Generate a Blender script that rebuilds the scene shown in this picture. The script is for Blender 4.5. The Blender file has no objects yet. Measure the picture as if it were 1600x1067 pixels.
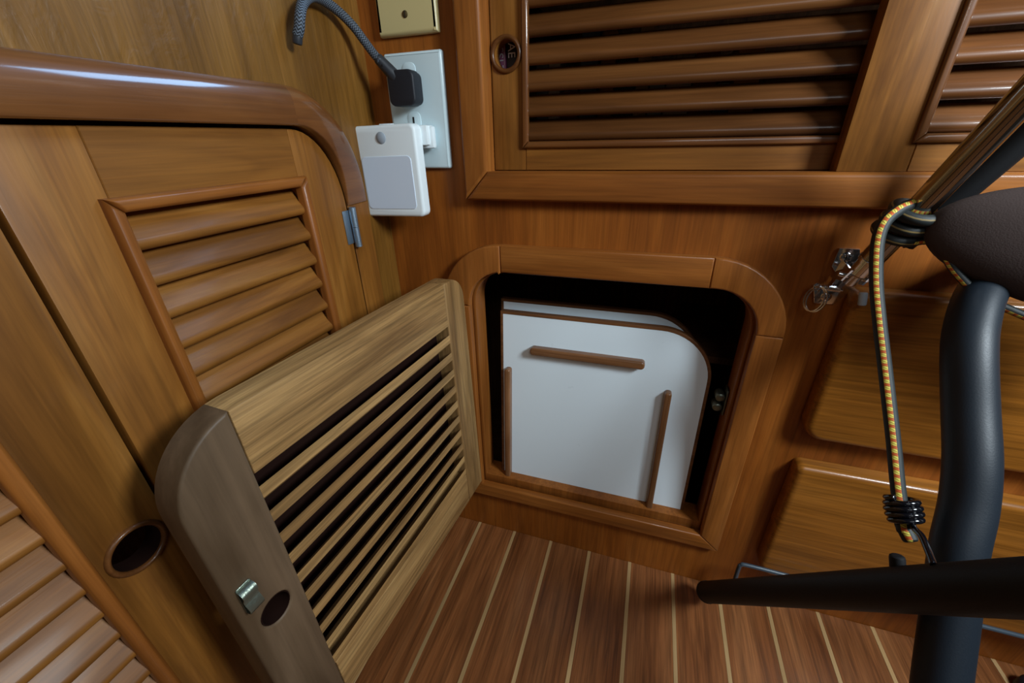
import bpy, bmesh, math, random
from mathutils import Vector, Matrix
from math import sin, cos, pi, radians as rad, sqrt
random.seed(7)
scn = bpy.context.scene
C = scn.collection

# ------------------------------------------------------------------ camera
CAM = Vector((0.3200, -0.4651, 0.6231))
RT = Vector((0.9508, 0.3090, -0.0213)); UP = Vector((-0.1206, 0.4326, 0.8935)); FW = Vector((-0.2853, 0.8470, -0.4486))
cam = bpy.data.cameras.new('camera'); co = bpy.data.objects.new('camera', cam); C.objects.link(co)
cam.sensor_width = 36; cam.sensor_fit = 'HORIZONTAL'; cam.lens = 36 * 632.43 / 1600
cam.clip_start = 0.005; cam.clip_end = 50
m = Matrix((RT, UP, -FW)).transposed().to_4x4(); m.translation = CAM
co.matrix_world = m
scn.camera = co
# ------------------------------------------------------------------ light
scn.view_settings.view_transform = 'Standard'; scn.view_settings.look = 'None'
scn.view_settings.exposure = 0.28; scn.view_settings.gamma = 1.0; scn.view_settings.use_curve_mapping = False
w = bpy.data.worlds.new('world'); scn.world = w; w.use_nodes = True
bg = w.node_tree.nodes['Background']; bg.inputs[0].default_value = (0.60, 0.52, 0.45, 1); bg.inputs[1].default_value = 0.035

def area(name, loc, target, size, power, col, sy=None):
    l = bpy.data.lights.new(name, 'AREA'); l.energy = power; l.color = col
    l.shape = 'RECTANGLE'; l.size = size; l.size_y = sy or size
    o = bpy.data.objects.new(name, l); C.objects.link(o); o.location = loc
    o.rotation_euler = (Vector(target) - Vector(loc)).to_track_quat('-Z', 'Y').to_euler()
    return o
area('hatch_daylight', (0.95, -0.39, 0.93), (0.30, -0.02, 0.30), 0.20, 7.2, (0.82, 0.93, 1.0))
area('portlight_daylight', (0.50, 0.26, 1.18), (0.10, -0.35, 0.45), 0.40, 3.8, (0.36, 0.62, 1.0), 0.20)
area('front_fill', (0.75, -1.35, 1.45), (0.30, -0.10, 0.25), 0.60, 2.6, (0.90, 0.95, 1.0))  # added soft fill from above in front, lifts the floor and boards

# ------------------------------------------------------------------ materials
def nt(name):
    m = bpy.data.materials.new(name); m.use_nodes = True
    n = m.node_tree.nodes; l = m.node_tree.links
    return m, n, l, n['Principled BSDF']
def plain(name, col, rough=0.5, metal=0.0, coat=0.0, bump=0.0, bscale=400, spec=0.5):
    m, n, l, b = nt(name)
    b.inputs['Base Color'].default_value = (*col, 1); b.inputs['Roughness'].default_value = rough
    b.inputs['Metallic'].default_value = metal; b.inputs['Coat Weight'].default_value = coat
    b.inputs['Specular IOR Level'].default_value = spec
    tc = n.new('ShaderNodeTexCoord'); nz = n.new('ShaderNodeTexNoise'); nz.inputs['Scale'].default_value = bscale
    nz.inputs['Detail'].default_value = 3
    l.new(tc.outputs['Object'], nz.inputs['Vector'])
    mr = n.new('ShaderNodeMapRange'); mr.inputs['To Min'].default_value = max(0, rough - 0.06); mr.inputs['To Max'].default_value = rough + 0.06
    l.new(nz.outputs['Fac'], mr.inputs['Value']); l.new(mr.outputs[0], b.inputs['Roughness'])
    if bump:
        bp = n.new('ShaderNodeBump'); bp.inputs['Strength'].default_value = bump; bp.inputs['Distance'].default_value = 0.0006
        l.new(nz.outputs['Fac'], bp.inputs['Height']); l.new(bp.outputs[0], b.inputs['Normal'])
    return m
def wood(name, dark, mid, light, axis='z', rough=0.35, coat=0.25, broad=14, fine=170, bump=0.25, fig=0.0, streak=0.35):
    m, n, l, b = nt(name)
    tc = n.new('ShaderNodeTexCoord'); oi = n.new('ShaderNodeObjectInfo')
    mul = n.new('ShaderNodeVectorMath'); mul.operation = 'SCALE'; mul.inputs[0].default_value = (3.1, 5.7, 4.3)
    l.new(oi.outputs['Random'], mul.inputs['Scale'])
    add = n.new('ShaderNodeVectorMath'); add.operation = 'ADD'
    l.new(tc.outputs['Object'], add.inputs[0]); l.new(mul.outputs[0], add.inputs[1])
    ai = 'xyz'.index(axis)
    def noise(across, along, detail, dist, rgh=0.55):
        mp = n.new('ShaderNodeMapping'); s = [across] * 3; s[ai] = along
        mp.inputs['Scale'].default_value = s
        l.new(add.outputs[0], mp.inputs['Vector'])
        z = n.new('ShaderNodeTexNoise'); z.inputs['Scale'].default_value = 1; z.inputs['Detail'].default_value = detail
        z.inputs['Distortion'].default_value = dist; z.inputs['Roughness'].default_value = rgh
        l.new(mp.outputs[0], z.inputs['Vector']); return z
    z1 = noise(broad, broad * 0.16, 4, 1.6)
    z2 = noise(fine, fine * 0.035, 5, 0.6)
    z3 = noise(fine * 3.2, fine * 0.10, 3, 0.2)
    cr = n.new('ShaderNodeValToRGB'); e = cr.color_ramp.elements
    e[0].position = 0.30; e[0].color = (*dark, 1); e[1].position = 0.70; e[1].color = (*light, 1)
    k = e.new(0.5); k.color = (*mid, 1)
    l.new(z1.outputs['Fac'], cr.inputs['Fac'])
    mr = n.new('ShaderNodeMapRange'); mr.inputs['From Min'].default_value = 0.32; mr.inputs['From Max'].default_value = 0.6
    mr.inputs['To Min'].default_value = 1 - streak; mr.inputs['To Max'].default_value = 1.05
    l.new(z2.outputs['Fac'], mr.inputs['Value'])
    mr3 = n.new('ShaderNodeMapRange'); mr3.inputs['From Min'].default_value = 0.3; mr3.inputs['From Max'].default_value = 0.6
    mr3.inputs['To Min'].default_value = 1 - streak * 0.6; mr3.inputs['To Max'].default_value = 1.03
    l.new(z3.outputs['Fac'], mr3.inputs['Value'])
    mm = n.new('ShaderNodeMath'); mm.operation = 'MULTIPLY'; l.new(mr.outputs[0], mm.inputs[0]); l.new(mr3.outputs[0], mm.inputs[1])
    rv = n.new('ShaderNodeMapRange'); rv.inputs['To Min'].default_value = 0.88; rv.inputs['To Max'].default_value = 1.1
    l.new(oi.outputs['Random'], rv.inputs['Value'])
    m2 = n.new('ShaderNodeMath'); m2.operation = 'MULTIPLY'; l.new(mm.outputs[0], m2.inputs[0]); l.new(rv.outputs[0], m2.inputs[1])
    vm = n.new('ShaderNodeVectorMath'); vm.operation = 'SCALE'; l.new(cr.outputs[0], vm.inputs[0]); l.new(m2.outputs[0], vm.inputs['Scale'])
    l.new(vm.outputs[0], b.inputs['Base Color'])
    b.inputs['Roughness'].default_value = rough; b.inputs['Coat Weight'].default_value = coat; b.inputs['Coat Roughness'].default_value = 0.12
    b.inputs['Specular IOR Level'].default_value = 0.3
    bp = n.new('ShaderNodeBump'); bp.inputs['Strength'].default_value = bump; bp.inputs['Distance'].default_value = 0.0004
    hm = n.new('ShaderNodeMath'); hm.operation = 'ADD'; l.new(z2.outputs['Fac'], hm.inputs[0])
    if fig:
        z4 = noise(60, 24, 3, 2.5); mf = n.new('ShaderNodeMath'); mf.operation = 'MULTIPLY'; mf.inputs[1].default_value = fig
        l.new(z4.outputs['Fac'], mf.inputs[0]); l.new(mf.outputs[0], hm.inputs[1])
    else: l.new(z3.outputs['Fac'], hm.inputs[1])
    l.new(hm.outputs[0], bp.inputs['Height']); l.new(bp.outputs[0], b.inputs['Normal'])
    return m
def sc(c, k): return tuple(x * k for x in c)
TEAK = ((0.165, 0.058, 0.009), (0.26, 0.097, 0.015), (0.35, 0.145, 0.027))      # varnished golden teak
REDT = ((0.22, 0.058, 0.007), (0.31, 0.087, 0.010), (0.38, 0.117, 0.016))      # redder bulkhead ply
TRIM = ((0.105, 0.033, 0.007), (0.160, 0.054, 0.012), (0.215, 0.078, 0.018))
RAW = ((0.24, 0.122, 0.040), (0.38, 0.210, 0.075), (0.50, 0.30, 0.115))
GREY = ((0.095, 0.056, 0.028), (0.145, 0.090, 0.049), (0.19, 0.120, 0.068))
FRAME = ((0.22, 0.066, 0.011), (0.31, 0.100, 0.017), (0.40, 0.140, 0.027))
M = {}
for ax in 'xyz':
    M['teak_' + ax] = wood('golden_teak_' + ax, *TEAK, axis=ax, rough=0.46, coat=0.10, streak=0.20, broad=18, fig=0.5)
    M['slat_' + ax] = wood('slat_teak_' + ax, *TEAK, axis=ax, rough=0.50, coat=0.04, streak=0.18, broad=22)
    M['red_' + ax] = wood('reddish_teak_' + ax, *REDT, axis=ax, streak=0.22, broad=12, rough=0.48, coat=0.06)
    M['trim_' + ax] = wood('trim_teak_' + ax, *TRIM, axis=ax, coat=1.0, rough=0.45, streak=0.18)
    M['frame_' + ax] = wood('frame_teak_' + ax, *FRAME, axis=ax, rough=0.42, coat=0.12, streak=0.22)
    M['raw_' + ax] = wood('pale_oiled_teak_' + ax, *RAW, axis=ax, rough=0.55, coat=0, fine=210, bump=0.5, streak=0.42)
    M['grey_' + ax] = wood('greyed_teak_' + ax, *GREY, axis=ax, rough=0.5, coat=0, fine=90, bump=0.2, streak=0.15)
M['wallL'] = wood('figured_teak_panel', (0.155, 0.064, 0.009), (0.225, 0.096, 0.015), (0.29, 0.130, 0.024), axis='z', fig=2.2, bump=0.8, coat=0.1, rough=0.42, streak=0.25)
M['painted_shade'] = plain('shade_near_black', (0.016, 0.006, 0.004), 0.8, spec=0.08)  # near-black colour stands in for shade in finger holes and slat gaps
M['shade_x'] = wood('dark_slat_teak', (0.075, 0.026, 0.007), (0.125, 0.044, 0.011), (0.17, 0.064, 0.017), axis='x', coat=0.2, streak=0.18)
M['floor'] = wood('mahogany_floor', (0.17, 0.052, 0.014), (0.26, 0.088, 0.026), (0.34, 0.128, 0.042), axis='y', fine=200, rough=0.42, coat=0.08, streak=0.45)
M['holly'] = wood('pale_inlay', (0.38, 0.23, 0.095), (0.46, 0.28, 0.12), (0.52, 0.33, 0.15), axis='y', rough=0.45, coat=0.05, streak=0.12)
M['batten'] = wood('batten_teak', (0.14, 0.055, 0.020), (0.24, 0.105, 0.042), (0.34, 0.165, 0.075), axis='x', rough=0.3, coat=0.3)
M['battenz'] = wood('batten_teak_upright', (0.14, 0.055, 0.020), (0.24, 0.105, 0.042), (0.34, 0.165, 0.075), axis='z', rough=0.3, coat=0.3)
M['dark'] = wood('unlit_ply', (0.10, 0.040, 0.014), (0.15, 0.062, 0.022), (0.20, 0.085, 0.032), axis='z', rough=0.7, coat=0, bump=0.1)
M['edge'] = wood('board_edge_teak', (0.12, 0.045, 0.015), (0.17, 0.068, 0.024), (0.22, 0.092, 0.034), axis='x', rough=0.5, coat=0)
M['white_lam'] = plain('white_laminate', (0.83, 0.94, 1.0), 0.30, bscale=60)
M['outlet'] = plain('white_plastic_glossy', (0.72, 0.89, 0.94), 0.22, bscale=120)
M['lamp'] = plain('white_plastic_satin', (0.88, 0.97, 1.0), 0.42)
M['diffuser'] = plain('lamp_diffuser', (0.74, 0.86, 1.0), 0.38)
M['sensor'] = plain('sensor_lens', (0.36, 0.42, 0.48), 0.35)
M['ivory'] = plain('ivory_plastic', (0.66, 0.56, 0.27), 0.32, bscale=120)
M['brass'] = plain('dull_brass', (0.16, 0.12, 0.05), 0.5, 0.8)
M['slot'] = plain('slot_black', (0.01, 0.01, 0.01), 0.7)
M['black_plastic'] = plain('matte_black_plastic', (0.010, 0.012, 0.018), 0.55, bump=0.15, bscale=2500)
M['boot'] = plain('cable_boot_rubber', (0.025, 0.028, 0.034), 0.45)
M['tube'] = plain('black_tube_paint', (0.008, 0.013, 0.020), 0.48, bump=0.1, bscale=900, spec=0.4)
M['bar'] = plain('matte_black_bar', (0.006, 0.006, 0.007), 0.62, bump=0.1, bscale=900, spec=0.3)
M['rod'] = plain('coated_wire', (0.05, 0.07, 0.09), 0.35)
M['hook'] = plain('black_vinyl_hook', (0.004, 0.004, 0.006), 0.12, coat=0.5)
M['steel'] = plain('polished_steel', (0.36, 0.34, 0.31), 0.10, 1.0, bscale=90)
M['chrome'] = plain('chrome', (0.78, 0.80, 0.84), 0.14, 1.0)
M['hinge'] = plain('zinc_hinge', (0.30, 0.40, 0.50), 0.38, 0.8, bump=0.5, bscale=1200)
M['oldbrass'] = plain('tarnished_catch', (0.22, 0.25, 0.20), 0.38, 0.85, bump=0.4, bscale=500)
M['fabric'] = plain('dark_brown_fabric', (0.060, 0.042, 0.038), 0.85, bump=0.3, bscale=900, spec=0.15)
M['spine1'] = plain('plum_spine', (0.34, 0.08, 0.20), 0.4)
M['spine2'] = plain('black_spine', (0.012, 0.012, 0.015), 0.4)
M['ink'] = plain('spine_print', (0.9, 0.88, 0.95), 0.5)
M['pink'] = plain('spine_edge_print', (0.50, 0.25, 0.34), 0.5)
for i, c in enumerate([(0.6, 0.45, 0.22), (0.45, 0.55, 0.62), (0.75, 0.72, 0.66), (0.35, 0.10, 0.06), (0.10, 0.16, 0.30), (0.60, 0.30, 0.08), (0.06, 0.09, 0.07)]):
    M['book%d' % i] = plain('book_cover_%d' % i, c, 0.5)

def striped(name, kind):
    m, n, l, b = nt(name)
    uv = n.new('ShaderNodeTexCoord'); sp = n.new('ShaderNodeSeparateXYZ'); l.new(uv.outputs['UV'], sp.inputs[0])
    def mth(op, a, bb=None, c=None):
        x = n.new('ShaderNodeMath'); x.operation = op
        for i, v in enumerate((a, bb, c)):
            if v is None: continue
            if isinstance(v, (int, float)): x.inputs[i].default_value = v
            else: l.new(v, x.inputs[i])
        return x.outputs[0]
    U, V = sp.outputs[0], sp.outputs[1]
    def mix(f, a, bb):
        x = n.new('ShaderNodeMix'); x.data_type = 'RGBA'; l.new(f, x.inputs['Factor'])
        for s, v in (('A', a), ('B', bb)):
            k = [q for q in x.inputs if q.name == s and q.type == 'RGBA'][0]
            if isinstance(v, tuple): k.default_value = (*v, 1)
            else: l.new(v, k)
        return [q for q in x.outputs if q.type == 'RGBA'][0]
    if kind == 'braid':
        tri = mth('ABSOLUTE', mth('SUBTRACT', mth('FRACT', mth('MULTIPLY', U, 7.0)), 0.5))
        f = mth('GREATER_THAN', mth('FRACT', mth('ADD', mth('MULTIPLY', V, 420.0), mth('MULTIPLY', tri, 1.6))), 0.52)
        col = mix(f, (0.006, 0.008, 0.012), (0.13, 0.16, 0.20))
        b.inputs['Roughness'].default_value = 0.7
        ht = f
    else:
        # black elastic cord: one wide checked stripe, one thin line
        d = mth('ABSOLUTE', mth('SUBTRACT', mth('FRACT', mth('ADD', U, 0.5)), 0.5))
        s1 = mth('LESS_THAN', d, 0.062)
        d2 = mth('ABSOLUTE', mth('SUBTRACT', U, 0.30)); s2 = mth('LESS_THAN', d2, 0.022)
        alt = mth('GREATER_THAN', mth('FRACT', mth('MULTIPLY', V, 195.0)), 0.45)
        weave = mth('GREATER_THAN', mth('FRACT', mth('ADD', mth('MULTIPLY', V, 585.0), mth('MULTIPLY', U, 9.0))), 0.28)
        yr = mix(alt, (0.62, 0.09, 0.012), (0.75, 0.66, 0.10))
        yr = mix(weave, (0.30, 0.14, 0.02), yr)
        base = mix(s2, (0.008, 0.012, 0.012), (0.22, 0.15, 0.05))
        col = mix(s1, base, yr)
        b.inputs['Roughness'].default_value = 0.6
        ht = weave
    l.new(col, b.inputs['Base Color'])
    bp = n.new('ShaderNodeBump'); bp.inputs['Strength'].default_value = 0.25; bp.inputs['Distance'].default_value = 0.0004
    l.new(ht, bp.inputs['Height']); l.new(bp.outputs[0], b.inputs['Normal'])
    return m
M['braid'] = striped('braided_sleeve', 'braid')
M['bungee'] = striped('elastic_cord', 'bungee')

# ------------------------------------------------------------------ helpers
W = {}
def thing(name, loc, label, cat, group=None, mat=None):
    o = bpy.data.objects.new(name, None); C.objects.link(o)
    o.empty_display_size = 0.02
    mw = mat if mat is not None else Matrix.Translation(Vector(loc))
    o.matrix_world = mw; W[o.name] = mw.copy()
    o['label'] = label; o['category'] = cat
    if group: o['group'] = group
    return o
def struct(name, loc=(0, 0, 0)):
    o = bpy.data.objects.new(name, None); C.objects.link(o); o.location = loc; o.empty_display_size = 0.02
    W[o.name] = Matrix.Translation(Vector(loc)); o['kind'] = 'structure'
    return o
def obj(name, bm, mat, parent=None, local=False, label=None, smooth=True, ang=35, structure=False, cat=None, group=None):
    bmesh.ops.remove_doubles(bm, verts=bm.verts, dist=1e-7)
    bmesh.ops.recalc_face_normals(bm, faces=bm.faces)
    if parent is not None:
        Wm = W[parent.name]
        if not local: bm.transform(Wm.inverted())
    else:
        xs = [v.co for v in bm.verts]
        org = Vector(((min(v.x for v in xs) + max(v.x for v in xs)) / 2, (min(v.y for v in xs) + max(v.y for v in xs)) / 2, min(v.z for v in xs)))
        bm.transform(Matrix.Translation(-org)); Wm = Matrix.Translation(org)
    me = bpy.data.meshes.new(name); bm.to_mesh(me); bm.free()
    if smooth: me.shade_smooth(); me.set_sharp_from_angle(angle=rad(ang))
    me.materials.append(M[mat] if isinstance(mat, str) else mat)
    o = bpy.data.objects.new(name, me); C.objects.link(o)
    if parent is not None: o.parent = parent
    else: o.location = Wm.translation
    W[o.name] = Wm.copy()
    if label: o['label'] = label
    if cat: o['category'] = cat
    if group: o['group'] = group
    if structure: o['kind'] = 'structure'
    return o
def sub(o, off=(0, 0, 0)):                       # copy of a part sharing its mesh, moved inside the same parent
    c = o.copy(); C.objects.link(c); c.parent = o.parent; c.location = Vector(o.location) + Vector(off); W[c.name] = W[o.name]
    return c
wallB = lambda u, v, d: Vector((u, -d, v))       # back bulkhead: x, z, distance out of the wall
wallL = lambda u, v, d: Vector((d, -u, v))       # left bulkhead: -y, z, distance out of the wall
flat = lambda u, v, d: Vector((u, v, d))
def area2(p): return sum(p[i][0] * p[(i + 1) % len(p)][1] - p[(i + 1) % len(p)][0] * p[i][1] for i in range(len(p)))
def inset(p, k):
    if k == 0: return [tuple(q) for q in p]
    r = []; n = len(p)
    for i in range(n):
        a, b, c = Vector(p[i - 1][:2]), Vector(p[i][:2]), Vector(p[(i + 1) % n][:2])
        e1 = (b - a).normalized(); e2 = (c - b).normalized()
        n1 = Vector((-e1.y, e1.x)); n2 = Vector((-e2.y, e2.x)); s = n1 + n2
        if s.length < 1e-6: s = n1
        s.normalize(); r.append(tuple(b + s * (k / max(0.35, s.dot(n1)))))
    return r
def plate(bm, loops, d0, d1, fn, bev=0.0, segs=3, back=True):
    L = []
    for i, p in enumerate(loops):
        p = [tuple(q) for q in p]
        if (area2(p) > 0) != (i == 0): p = p[::-1]
        L.append(p)
    s = 1 if d1 > d0 else -1
    rings = [(0, d0)]
    if bev:
        for k in range(segs + 1):
            a = k / segs * pi / 2; rings.append((bev * (1 - cos(a)), d1 - s * bev * (1 - sin(a))))
    else: rings.append((0, d1))
    fe, be = [], []
    for p in L:
        R = [[bm.verts.new(fn(x, y, d)) for x, y in inset(p, k)] for k, d in rings]
        n = len(p)
        for a, b in zip(R, R[1:]):
            for i in range(n): bm.faces.new((a[i], a[(i + 1) % n], b[(i + 1) % n], b[i]))
        for i in range(n):
            fe.append(bm.edges.get((R[-1][i], R[-1][(i + 1) % n])))
            be.append(bm.edges.get((R[0][i], R[0][(i + 1) % n])))
    bmesh.ops.triangle_fill(bm, use_beauty=True, edges=fe)
    if back: bmesh.ops.triangle_fill(bm, use_beauty=True, edges=be)
    return bm
def rect(u0, v0, u1, v1): return [(u0, v0), (u1, v0), (u1, v1), (u0, v1)]
def arc(cx, cy, r, a0, a1, n=8, ry=None):
    return [(cx + r * cos(rad(a0 + (a1 - a0) * i / n)), cy + (ry or r) * sin(rad(a0 + (a1 - a0) * i / n))) for i in range(n + 1)]
def rrect(u0, v0, u1, v1, r, n=5):
    if not isinstance(r, (tuple, list)): r = (r,) * 4       # bl, br, tr, tl
    out = []
    for (cx, cy, a0, q) in ((u0, v0, 180, r[0]), (u1, v0, 270, r[1]), (u1, v1, 0, r[2]), (u0, v1, 90, r[3])):
        if q <= 0: out.append((cx, cy)); continue
        ccx = cx + q if cx == u0 else cx - q; ccy = cy + q if cy == v0 else cy - q
        out += arc(ccx, ccy, q, a0, a0 + 90, n)
    return out
def circ(cx, cy, r, n=24, ry=None): return arc(cx, cy, r, 0, 360 - 360 / n, n - 1, ry)
def B(): return bmesh.new()
def pl(loops, d0, d1, fn, bev=0.0, segs=3): return plate(B(), loops, d0, d1, fn, bev, segs)
def bx(x0, x1, y0, y1, z0, z1, bev=0.0, bm=None, segs=2):
    t = B(); bmesh.ops.create_cube(t, size=1)
    for v in t.verts: v.co = Vector((x0 + (v.co.x + .5) * (x1 - x0), y0 + (v.co.y + .5) * (y1 - y0), z0 + (v.co.z + .5) * (z1 - z0)))
    if bev: bmesh.ops.bevel(t, geom=t.edges[:], offset=bev, segments=segs, affect='EDGES', profile=0.5)
    return t
def smoothpath(pts, n=8):
    P = [Vector(p) for p in pts]; P = [P[0] * 2 - P[1]] + P + [P[-1] * 2 - P[-2]]; out = []
    for i in range(1, len(P) - 2):
        a, b, c, d = P[i - 1:i + 3]
        for k in range(n):
            t = k / n
            out.append(0.5 * ((2 * b) + (c - a) * t + (2 * a - 5 * b + 4 * c - d) * t * t + (3 * b - a - 3 * c + d) * t ** 3))
    out.append(P[-2]); return out
def tube(path, r, segs=16, caps=True, bm=None, squash=None, up=None, hold=False):
    bm = bm or B(); P = [Vector(p) for p in path]; n = len(P)
    uvl = bm.loops.layers.uv.verify()
    T = [((P[min(i + 1, n - 1)] - P[max(i - 1, 0)]).normalized()) for i in range(n)]
    N = Vector(up) if up else (Vector((0, 0, 1)) if abs(T[0].z) < 0.9 else Vector((1, 0, 0)))
    rings = []; L = 0; Ls = []
    for i in range(n):
        if hold: N = Vector(up)
        N = (N - T[i] * N.dot(T[i])).normalized(); Bn = T[i].cross(N)
        rr = r[i] if isinstance(r, (list, tuple)) else r
        sq = squash or 1
        rings.append([bm.verts.new(P[i] + (N * cos(2 * pi * k / segs) + Bn * sin(2 * pi * k / segs) * sq) * rr) for k in range(segs)])
        if i: L += (P[i] - P[i - 1]).length
        Ls.append(L)
    for i in range(n - 1):
        for k in range(segs):
            f = bm.faces.new((rings[i][k], rings[i][(k + 1) % segs], rings[i + 1][(k + 1) % segs], rings[i + 1][k]))
            for lp, (uu, vv) in zip(f.loops, ((k / segs, Ls[i]), ((k + 1) / segs, Ls[i]), ((k + 1) / segs, Ls[i + 1]), (k / segs, Ls[i + 1]))): lp[uvl].uv = (uu, vv)
    if caps:
        bm.faces.new(rings[0][::-1]); bm.faces.new(rings[-1])
    return bm
def rounded(path, r, segs=16, **k):              # tube with softened ends
    P = [Vector(p) for p in path]; a = (P[0] - P[1]).normalized(); b = (P[-1] - P[-2]).normalized()
    r0 = r[0] if isinstance(r, list) else r; r1 = r[-1] if isinstance(r, list) else r
    rs = r if isinstance(r, list) else [r] * len(P)
    pp = [P[0] + a * r0 * x for x in (.5, .45, .3)] + P + [P[-1] + b * r1 * x for x in (.3, .45, .5)]
    rr = [r0 * x for x in (.45, .75, .93)] + rs + [r1 * x for x in (.93, .75, .45)]
    return tube(pp, rr, segs, **k)
def torus_pts(c, ax1, ax2, r, n=28, r2=None, t0=0, t1=360):
    c = Vector(c); a = Vector(ax1).normalized(); b = Vector(ax2).normalized()
    return [c + a * r * cos(rad(t0 + (t1 - t0) * i / n)) + b * (r2 or r) * sin(rad(t0 + (t1 - t0) * i / n)) for i in range(n + 1)]
def lathe(prof, c, axis, segs=24, bm=None):      # prof (r, d) along axis from c
    bm = bm or B(); ax = Vector(axis).normalized(); t = Vector((0, 0, 1)) if abs(ax.z) < 0.9 else Vector((1, 0, 0))
    a = ax.cross(t).normalized(); b = ax.cross(a); R = []
    for r, d in prof:
        R.append([bm.verts.new(Vector(c) + ax * d + (a * cos(2 * pi * k / segs) + b * sin(2 * pi * k / segs)) * max(r, 1e-5)) for k in range(segs)])
    for p, q in zip(R, R[1:]):
        for k in range(segs): bm.faces.new((p[k], p[(k + 1) % segs], q[(k + 1) % segs], q[k]))
    bm.faces.new(R[0]); bm.faces.new(R[-1][::-1])
    return bm
def ringlathe(r0, r1, d0, d1, c, axis, segs=32): # raised rounded ring (grommet)
    w = (r1 - r0) / 2; h = d1 - d0; prof = [(r0, d0)] + [((r0 + r1) / 2 - w * cos(rad(a)), d0 + h * sin(rad(a))) for a in range(15, 180, 15)] + [(r1, d0)]
    bm = B(); ax = Vector(axis).normalized(); t = Vector((0, 0, 1)); a = ax.cross(t).normalized(); b = ax.cross(a); R = []
    for r, d in prof: R.append([bm.verts.new(Vector(c) + ax * d + (a * cos(2 * pi * k / segs) + b * sin(2 * pi * k / segs)) * r) for k in range(segs)])
    for p, q in zip(R, R[1:] + [R[0]]):
        for k in range(segs): bm.faces.new((p[k], p[(k + 1) % segs], q[(k + 1) % segs], q[k]))
    return bm
def louvre(u0, u1, v, fn, d_in=-0.020, rise=0.013, th=0.0068, d_out=0.0):
    # slat: low nose at the front (v = underside of the nose), high edge behind
    a = Vector((d_out - th / 2, v + th / 2)); b = Vector((d_in, v + th / 2 + rise)); t = (b - a).normalized(); nn = Vector((-t.y, t.x))
    prof = []
    for k in range(9):
        an = pi / 2 + pi * k / 8; prof.append(a + (nn * sin(an) - t * -cos(an)) * th / 2)
    prof += [b - nn * th / 2, b + nn * th / 2]
    bm = B(); R = [[bm.verts.new(fn(u, p.y, p.x)) for p in prof] for u in (u0, u1)]
    n = len(prof)
    for k in range(n): bm.faces.new((R[0][k], R[0][(k + 1) % n], R[1][(k + 1) % n], R[1][k]))
    bm.faces.new(R[0]); bm.faces.new(R[1][::-1]); return bm
def mitre(u0, v0, u1, v1, w):                    # four mitred frame members (outer rectangle, width)
    return {'bottom': [(u0, v0), (u1, v0), (u1 - w, v0 + w), (u0 + w, v0 + w)], 'top': [(u0 + w, v1 - w), (u1 - w, v1 - w), (u1, v1), (u0, v1)],
            'left': [(u0, v0), (u0 + w, v0 + w), (u0 + w, v1 - w), (u0, v1)], 'right': [(u1 - w, v0 + w), (u1, v0), (u1, v1), (u1 - w, v1 - w)]}

# ================================================================== SETTING
# left bulkhead: a panel with a door opening that runs down and forward out of sight
ul, gl = 0.0745, 0.6385
outl = [(0, -0.03), (0, 1.05), (1.15, 1.05), (1.15, gl)] + [(0.1345 - (0.060) * sin(rad(a)), gl - 0.078 * (1 - cos(rad(a)))) for a in range(0, 91, 10)] + [(ul, -0.03)]
obj('wall_left', pl([outl], -0.018, 0.0, wallL), 'wallL', structure=True, smooth=False)
# back bulkhead with the cupboard opening above and the locker opening below
def opening(u0, v0, u1, v1, r, n=10): return rrect(u0, v0, u1, v1, (0.0, 0.0, r, r), n)
OI = (0.1085, 0.107, 0.4450, 0.4750)
backp = [(0, -0.03), (1.05, -0.03), (1.05, 0.586), (0.138, 0.586), (0.138, 0.84), (0, 0.84)]
obj('wall_back', pl([backp, opening(OI[0] - .002, OI[1] - .004, OI[2] + .002, OI[3] + .002, 0.048)], -0.020, 0.0, wallB), 'red_z', structure=True, smooth=False)
# dark voids behind the panels
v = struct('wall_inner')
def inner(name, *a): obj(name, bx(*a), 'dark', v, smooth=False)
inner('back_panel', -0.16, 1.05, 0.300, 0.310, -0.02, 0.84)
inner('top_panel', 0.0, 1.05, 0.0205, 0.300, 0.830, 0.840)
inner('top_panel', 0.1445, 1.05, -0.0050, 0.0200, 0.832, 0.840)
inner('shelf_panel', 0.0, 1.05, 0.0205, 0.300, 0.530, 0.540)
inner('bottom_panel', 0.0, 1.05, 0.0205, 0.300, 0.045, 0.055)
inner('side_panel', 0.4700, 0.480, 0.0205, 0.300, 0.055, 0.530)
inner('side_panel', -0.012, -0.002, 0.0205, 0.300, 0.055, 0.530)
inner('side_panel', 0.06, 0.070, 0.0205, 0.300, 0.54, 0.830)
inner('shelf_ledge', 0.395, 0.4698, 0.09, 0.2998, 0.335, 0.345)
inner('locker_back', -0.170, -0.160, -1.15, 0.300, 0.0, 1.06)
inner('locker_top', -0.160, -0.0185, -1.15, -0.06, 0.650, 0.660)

# floor: mahogany planks and pale inlay strips
fl = struct('floor', (0.5, -0.4, 0.0))
obj('underlay', bx(-0.16, 1.05, -1.15, 0.0, -0.02, -0.0045), 'slot', fl, smooth=False)
px0 = 0.0945 - 0.0658 * 2
for i in range(17):
    a = px0 + 0.0658 * (i - 1) + 0.0026; b = px0 + 0.0658 * i - 0.0026
    a = max(a, 0.0005) if b > 0 else a
    if b < 0.0: continue
    if b > 1.04: break
    obj('plank', bx(a, b, -1.14, -0.0005, -0.0044, -0.0003, 0.0004, segs=1), 'floor', fl)
for i in range(16):
    c = px0 + 0.0658 * i
    if c < 0.01 or c > 1.03: continue
    obj('inlay_strip', bx(c - 0.0026, c + 0.0026, -1.14, -0.0005, -0.0044, 0.0, 0.0003, segs=1), 'holly', fl)

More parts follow.
